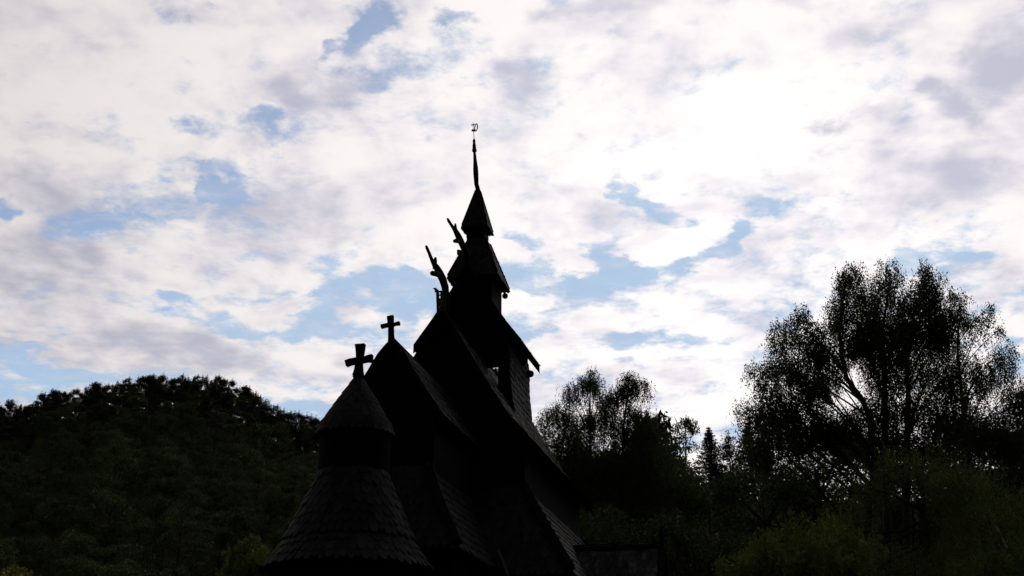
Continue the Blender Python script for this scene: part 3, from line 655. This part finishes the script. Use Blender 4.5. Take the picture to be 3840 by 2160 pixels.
# one mesh set of each kind for the woods; every tree is its own object
def wood_variant(kind, seed):
    global rng; rng = np.random.default_rng(seed); t = MB(); cents = []
    if kind == 'pine':            # ragged crown of needle clumps on a bare stem
        H = 10+rng.random()*2; t.tube([(0, 0, -1.5), (.1, 0, H*.5), (0, .05, H*.97)], [.17, .12, .03], 6)
        for _ in range(34):
            h = H*(.2+.8*rng.random()**.85); k = min(1, (1-h/H)/.62); a = rng.random()*2*pi; rr = (.25+1.75*k**.7)*(.4+.6*rng.random())
            c = np.array([rr*cos(a), rr*sin(a), h+.25*rng.normal()]); t.tube([(0, 0, h-.5), tuple(c)], [.045, .015], 4, cap=False)
            n = 110; q = rng.normal(size=(n, 3))*np.array([.46, .46, .24]); cents.append(c+q)
        cents.append(np.array([0, 0, H])+rng.normal(size=(50, 3))*np.array([.16, .16, .5]))
        C = np.concatenate(cents); co, q = leaf_cloud(C, .12, 3.2, up=.8)
        mat = PINE_LEAF
    elif kind == 'spruce':        # pointed cone of drooping whorls
        H = 10; t.tube([(0, 0, -1.5), (0, 0, H*.6), (0, 0, H)], [.18, .10, .015], 6)
        h = H-.25
        while h > 1.0:
            R = .10+.50*(H-h)**.92*(1-.03*(H-h))
            for a in rng.random()*6+np.arange(0, 2*pi, .66):
                l = R*(.62+.5*rng.random()); n = int(10+62*l); s = rng.random(n)[:, None]
                d = np.array([cos(a), sin(a), 0.]); p = s*l*d+np.array([0, 0, h])+np.concatenate([np.zeros((n, 2)), -.34*l*s**.9+.26*l*s**3], 1)
                cents.append(p+rng.normal(size=(n, 3))*np.array([.05, .05, .05])*(.5+min(l, 1.2)*(1.1-s*.5)))
                t.tube([(0, 0, h), tuple(np.array([0, 0, h-.15*l])+d*l*.9)], [.025, .006], 4, cap=False)
            h -= .26+.03*(H-h)
        C = np.concatenate(cents); co, q = leaf_cloud(C, .065, 2.6, droop=.5); mat = PINE_LEAF
    elif kind == 'tall':          # tall shade tree, fine leaved
        H = 14+rng.random()*2; t.tube([(0, 0, -1.5), (.2, 0, H*.45), (0, .1, H*.9)], [.26, .17, .04], 7)
        for _ in range(64):
            h = H*(.22+.74*rng.random()); k = math.sqrt(max(.05, 1-((h/H-.5)/.52)**2)); a = rng.random()*2*pi; rr_ = 2.9*k*(.35+.65*rng.random()**.6)
            c = np.array([rr_*cos(a), rr_*sin(a), h]); t.tube([(0, 0, max(h-1.6, 1)), tuple(c)], [.06, .012], 4, cap=False)
            n = 420; q = rng.normal(size=(n, 3)); q /= np.linalg.norm(q, axis=1)[:, None]; q *= (rng.random((n, 1))**.45)*np.array([.9, .9, .75]); cents.append(c+q)
        C = np.concatenate(cents); co, q = leaf_cloud(C, .075, 1.6, droop=.5); mat = BROAD_LEAF
    else:                          # broad crown of leaf clumps
        H = 9+rng.random()*2; t.tube([(0, 0, -1.5), (.15, 0, H*.45), (0, .1, H*.85)], [.2, .14, .04], 6)
        for _ in range(38):
            h = H*(.10+.86*rng.random()); k = math.sqrt(max(.05, 1-((h/H-.45)/.56)**2)); a = rng.random()*2*pi; rr = 2.7*k*(.35+.65*rng.random()**.6)
            c = np.array([rr*cos(a), rr*sin(a), h]); t.tube([(0, 0, max(h-1.3, 1)), tuple(c)], [.06, .015], 4, cap=False)
            n = 170; q = rng.normal(size=(n, 3)); q /= np.linalg.norm(q, axis=1)[:, None]; q *= (rng.random((n, 1))**.4)*np.array([.85, .85, .62]); cents.append(c+q)
        C = np.concatenate(cents); co, q = leaf_cloud(C, .125, 1.5, droop=.3); mat = BROAD_LEAF
    tm = t.build('trunk', BARK); me = tm.data; bpy.data.objects.remove(tm)
    return H, me, fast_mesh('crown', co, q, mat)
VAR = {'pine': [wood_variant('pine', 40+i) for i in range(5)], 'broad': [wood_variant('broad', 60+i) for i in range(6)], 'spruce': [wood_variant('spruce', 80+i) for i in range(3)], 'tall': [wood_variant('tall', 90+i) for i in range(4)]}
NAME = {'tall': ('broadleaf_tree', 'tree'), 'pine': ('pine_tree', 'pine tree'), 'broad': ('broadleaf_tree', 'tree'), 'spruce': ('spruce_tree', 'spruce')}
def plant(kind, x, y, top=None, height=None, label='', group=None, wide=1.0, rnd=random, mat=None):
    H, tm, cm = VAR[kind][rnd.randrange(len(VAR[kind]))]
    g = ground_h(x, y)
    if top is not None: height = max(3.0, height or 0, top-g+.2)
    elif height is None: height = H
    s = height/H; o = empty(NAME[kind][0], (x, y, g if top is None else top-height), rnd.random()*6.28)
    w = wide*min(s, 1.25) if top is None else wide*s; o.scale = (w, w, s)
    tag(o, label, NAME[kind][1], group); link('trunk', tm, o); c = link('crown', cm, o)
    if mat:
        c.data = cm.copy(); c.data.materials.clear(); c.data.materials.append(mat)
    return o
rr = random.Random(5)
def woods():
    # crest of the left hill: dark pines cut out against the sky
    cx = [p[0] for p in SKYLINE]; cy = [p[1] for p in SKYLINE]
    x = -330.0
    while x < 1260:
        y = float(np.interp(x, cx, cy))+rr.uniform(-8, 18); a, e = azel(x, y); d = 318+rr.uniform(-10, 10)
        X, Y = d*sin(a), d*cos(a); top = EYE+math.tan(e)*d
        plant('pine' if rr.random() < .8 or x > 960 else 'spruce', X, Y, top=top, label='small dark conifer cut out against the sky on the crest of the left hill', group='conifers along the left hill crest', wide=rr.uniform(.8, 1.1), rnd=rr)
        x += rr.uniform(11, 20)
    a0, a1 = azel(-330, 1600)[0], azel(1290, 1600)[0]
    for k in range(34):
        a = a0+(a1-a0)*(k+rr.uniform(.1, .9))/34; dd = 315+rr.uniform(-3, 3)
        plant('broad', dd*sin(a), dd*cos(a), height=rr.uniform(6.0, 8.0), label='low bushy tree under the conifers on the left hill crest', group='low trees under the left hill crest', rnd=rr, wide=1.5)
    # the slope below it
    for i, d in enumerate([108, 119, 130, 142, 154, 166, 178, 191, 204, 217, 230, 243, 256, 269, 281, 292, 302, 310]):
        a0, a1 = azel(-330, 1600)[0], azel(1290, 1600)[0]; st = 4.4 if d < 200 else 5.0
        n = max(4, int((a1-a0)*d/st))
        for k in range(n):
            a = a0+(a1-a0)*(k+rr.uniform(.1, .9))/n; dd = d+rr.uniform(-6, 6); up = d > 258 and rr.random() < .65
            plant('pine' if up else 'broad', dd*sin(a), dd*cos(a), height=rr.uniform(7.5, 11.0),
                  label='dark conifer below the crest on the upper slope of the left hill' if up else 'dark green broadleaf tree in the wood on the left hillside', group='upper slope conifers on the left hill' if up else 'broadleaf trees on the left hillside', rnd=rr, wide=rr.uniform(.95, 1.3))
    # the lower hill on the right
    for d in [64, 76, 90, 106, 124, 144, 166, 188, 208]:
        a0, a1 = azel(1980, 1600)[0], azel(4200, 1600)[0]; n = max(5, int((a1-a0)*d/6.0))
        for k in range(n):
            a = a0+(a1-a0)*(k+rr.uniform(.1, .9))/n; dd = d+rr.uniform(-5, 5)
            con = rr.random() < .12 and d > 120
            plant('pine' if con else ('tall' if d < 110 else 'broad'), dd*sin(a), dd*cos(a), height=rr.uniform(7.5, 10.5), label='dark pine scattered through the wood on the right hillside' if con else 'dark broadleaf tree in the shaded wood on the right hillside', group='pines on the right hillside' if con else 'broadleaf trees on the right hillside', rnd=rr, wide=rr.uniform(.95, 1.3))
woods()
def px_tree(kind, px, py, d, height, label, group=None, wide=1.0, mat=None):
    p = at(px, py, d); return plant(kind, p.x, p.y, top=p.z, height=height, label=label, group=group, wide=wide, rnd=rr, mat=mat)
# trees that stand out on the right skyline
px_tree('spruce', 2656, 1598, 200, 10, 'pointed dark spruce right of the thin bare tree on the skyline', wide=1.1)
px_tree('spruce', 2802, 1580, 190, 10, 'dark spruce half hidden by the left edge of the big birch', wide=1.15)
px_tree('pine', 2730, 1640, 200, 9, 'small bushy pine between the two spruces on the skyline', wide=1.0)
px_tree('pine', 2446, 1592, 95, 11, 'bushy pine just right of the twin birches, its top on the skyline', wide=.8)
px_tree('pine', 2500, 1648, 92, 9, 'lower bushy pine at the right foot of the twin birches', wide=.8)
px_tree('spruce', 3825, 1450, 62, 12, 'dark spruce at the right edge behind the big birches', wide=.75)
px_tree('spruce', 3735, 1590, 66, 11, 'shorter dark spruce low behind the rightmost big birch', wide=.75)
px_tree('broad', 420, 1600, 240, 10, 'yellow green tree standing out on the dark left hillside', wide=1.0, mat=BIRCH_LIGHT)
px_tree('broad', 30, 2085, 46, 7.5, 'yellow leaved bush tip in the bottom left corner', wide=.8, mat=GOLD_LEAF)
for k, (x, y, d) in enumerate(((2130, 1650, 62), (2300, 1615, 64), (2420, 1640, 60), (2050, 1720, 60), (2260, 1700, 66), (2480, 1740, 62), (2650, 1760, 64), (2850, 1720, 58), (3050, 1640, 56), (3250, 1600, 56), (3420, 1600, 55), (3600, 1590, 58), (3760, 1640, 52), (2380, 1900, 48), (2600, 1930, 47), (2140, 1880, 50))):
    px_tree('tall', x, y, d, rr.uniform(14, 16), 'tall dark broadleaf tree filling the shade below the birches', 'dark trees behind and below the birches', wide=1.0)

# the twin birches right of the church
birch('slender birch with a drooping top, left one of the twin birches beside the church roof', [(2225,2700),(2222,2100),(2218,1909),(2212,1600),(2212,1462),(2216,1405)], 55,
      [(2218,1400,20,16),(2213,1428,46,26),(2196,1451,42,30),(2235,1455,28,36),(2146,1478,42,34),(2134,1501,32,30),(2263,1501,30,52),(2213,1506,45,28,.4),(2084,1546,46,24),(2058,1573,42,28),(2118,1562,52,30),(2030,1601,26,34),(2190,1573,52,32),(2146,1607,70,34),(2240,1573,44,42),(2110,1650,90,40),(2220,1640,80,45),(2060,1650,50,40,.7),(2170,1720,120,60),(2100,1820,120,70,.8),(2260,1820,110,80,.8),(2180,1950,130,90,.7),(2280,2050,120,90,.7)], seed=3, density=.85)
birch('slender birch with two hanging tops, right one of the twin birches beside the church roof', [(2340,2700),(2335,2100),(2335,1909),(2338,1600),(2352,1480),(2362,1412)], 56,
      [(2361,1417,32,16),(2341,1439,38,32),(2377,1440,26,34),(2414,1465,24,44),(2408,1443,30,14),(2336,1478,50,34),(2308,1495,36,34),(2363,1486,44,30),(2380,1557,44,34),(2319,1557,46,42),(2280,1562,42,42),(2425,1578,44,24),(2350,1620,90,45),(2430,1640,70,45),(2390,1720,120,60),(2300,1760,80,60),(2420,1830,120,80,.8),(2360,1960,120,90,.7),(2480,1960,110,90,.6),(2430,2080,130,90,.7)], seed=4, density=.85)
birch('birch top glimpsed through the open belfry of the church', [(1870,2700),(1868,2000),(1866,1600),(1860,1400)], 62, [(1846,1392,26,16),(1876,1398,24,18),(1850,1440,60,40),(1880,1500,60,60)], seed=5)
birch('thin nearly bare young tree on the skyline between the birches and the spruce', [(2572,2100),(2570,1800),(2568,1690),(2570,1610),(2574,1570)], 75, [(2575,1582,22,16,.8),(2592,1598,26,14,.6),(2552,1606,20,14,.5),(2608,1620,18,10,.5),(2560,1640,30,14,.3),(2590,1680,40,16,.35)], leaf=.055, seed=6, density=.8)
# the big birches on the right
G = 'big birches on the right'
birch('big spreading birch with a long stepped left side, leftmost of the big birches', [(3290,2900),(3290,2200),(3288,1800),(3262,1549),(3200,1460),(3160,1414),(3140,1250),(3165,1100),(3180,1020)], 40,
      [(3178,1018,44,26),(3159,1075,40,50),(3207,1061,40,50),(3183,1153,80,55),(3135,1191,48,50),(3009,1182,34,32),(2990,1225,62,32),(2915,1249,42,32),(2941,1298,60,40),(3038,1264,70,48),(3086,1336,95,55),(2905,1385,60,38),(2842,1409,44,40),(2990,1409,80,55),(2890,1481,70,55),(2797,1554,34,44),(2856,1568,60,50),(2990,1530,95,60),(2960,1640,120,60),(3120,1420,60,40),(3100,1600,90,60),(2880,1680,110,70),(3110,1245,60,40),(3060,1330,70,50),(3150,1350,60,45),(3080,1440,70,40),(2950,1350,60,45),(3040,1480,80,50),(2930,1560,80,60),(3060,1650,100,60),(3180,1220,50,40),(3170,1620,70,50)], seed=7, density=.95, group=G, bark=BARK)
birch('tall birch with a rounded double top, second of the big birches', [(3320,2900),(3318,2200),(3312,1800),(3308,1500),(3305,1250),(3320,1080),(3328,1010)], 42,
      [(3323,1013,44,32),(3362,1047,30,42),(3304,1085,52,50),(3328,1153,78,58),(3280,1220,78,58),(3352,1249,80,58),(3255,1312,88,56),(3328,1350,90,66),(3190,1285,62,40),(3304,1433,66,70),(3300,1560,100,60),(3220,1590,70,50),(3320,1680,130,70),(3250,1135,42,50),(3245,1205,50,45),(3265,1270,60,45),(3395,1195,45,45),(3400,1265,50,45),(3390,1330,50,45)], seed=8, density=.85, group=G, bark=BARK)
birch('tall birch with one dense round top, third of the big birches', [(3400,2900),(3400,2200),(3398,1800),(3393,1500),(3400,1300),(3450,1120),(3480,1010)], 41,
      [(3473,1018,44,26),(3492,1066,54,42),(3440,1062,26,20),(3473,1119,72,50),(3482,1182,80,58),(3449,1240,72,52),(3521,1249,72,58),(3473,1327,90,66),(3415,1409,76,66),(3497,1433,92,76),(3440,1540,110,70),(3560,1560,90,60),(3480,1680,130,70),(3415,1140,40,45),(3545,1200,45,45),(3550,1290,50,50),(3560,1430,60,60)], seed=9, density=.85, group=G, bark=BARK)
birch('thin leaved birch with an open airy crown, rightmost of the big birches', [(3680,2900),(3660,2200),(3630,1800),(3605,1540),(3590,1300),(3600,1180),(3608,1130)], 43,
      [(3569,1109,34,22),(3603,1134,36,28),(3594,1182,54,42),(3642,1211,54,32),(3714,1158,16,24,.7),(3705,1201,34,28,.7),(3666,1278,52,40,.45),(3748,1249,34,24,.7),(3763,1327,62,42,.6),(3690,1385,80,48,.6),(3787,1360,44,44,.6),(3594,1360,62,60,.8),(3738,1433,80,50,.7),(3642,1481,92,58,.8),(3800,1480,60,60,.8),(3720,1580,110,60),(3640,1640,110,60),(3800,1660,80,70)], seed=10, density=.9, group=G, bark=BARK)
# nearer hanging birches at the lower right and left
birch('pale green weeping birch low beside the porch, nearest of the right hand trees', [(3030,2900),(3030,2400),(3020,2150),(3000,2030)], 30,
      [(3040,1975,70,40,.6),(2930,2030,80,45,.8),(2870,2075,70,45),(3130,2020,90,50,.7),(3220,2070,80,50,.7),(2845,2140,80,60),(3050,2065,90,50,.8),(3000,2140,140,70),(3150,2130,120,60),(2750,2130,60,50,.6),(2930,2230,160,60),(3120,2230,140,60)], light=True, seed=11, leaf=.05, density=.9)
birch('white barked birch with dark bare lower limbs under the big birches', [(3450,2900),(3450,2300),(3446,2000),(3436,1850),(3430,1700)], 36,
      [(3250,1830,120,60,.5),(3600,1820,140,70,.6),(3400,1740,130,50,.6),(3180,1960,120,60,.5),(3650,1960,150,80,.6),(3330,2100,120,60,.4),(3560,2100,140,70,.6),(3760,1900,110,90,.6)],
      dead=[[(3440,1990),(3330,2030),(3260,2070),(3200,2110)],[(3440,1960),(3380,1990),(3300,2000),(3160,1990),(3080,2015)],[(3438,1900),(3340,1850),(3250,1830)],[(3446,2050),(3360,2090),(3290,2130)]], seed=12, density=.9, light=True)
birch('pale trunked birch in the bottom right corner', [(3760,2900),(3752,2300),(3738,2080),(3715,1900)], 33,
      [(3700,1950,90,60,.6),(3800,1990,90,70,.7),(3650,2060,90,60,.6),(3800,2100,100,70,.8),(3700,2150,120,60,.8),(3600,2170,100,50,.7)], seed=13, density=.9, light=True)
birch('pale weeping birch low to the left of the round apse', [(960,2700),(955,2300),(950,2120),(948,2050)], 48,
      [(945,2045,36,26),(915,2080,46,34),(975,2095,40,34),(890,2130,50,40),(955,2140,70,40),(860,2190,60,40),(985,2180,50,40)], light=True, seed=14, leaf=.06, density=.8)
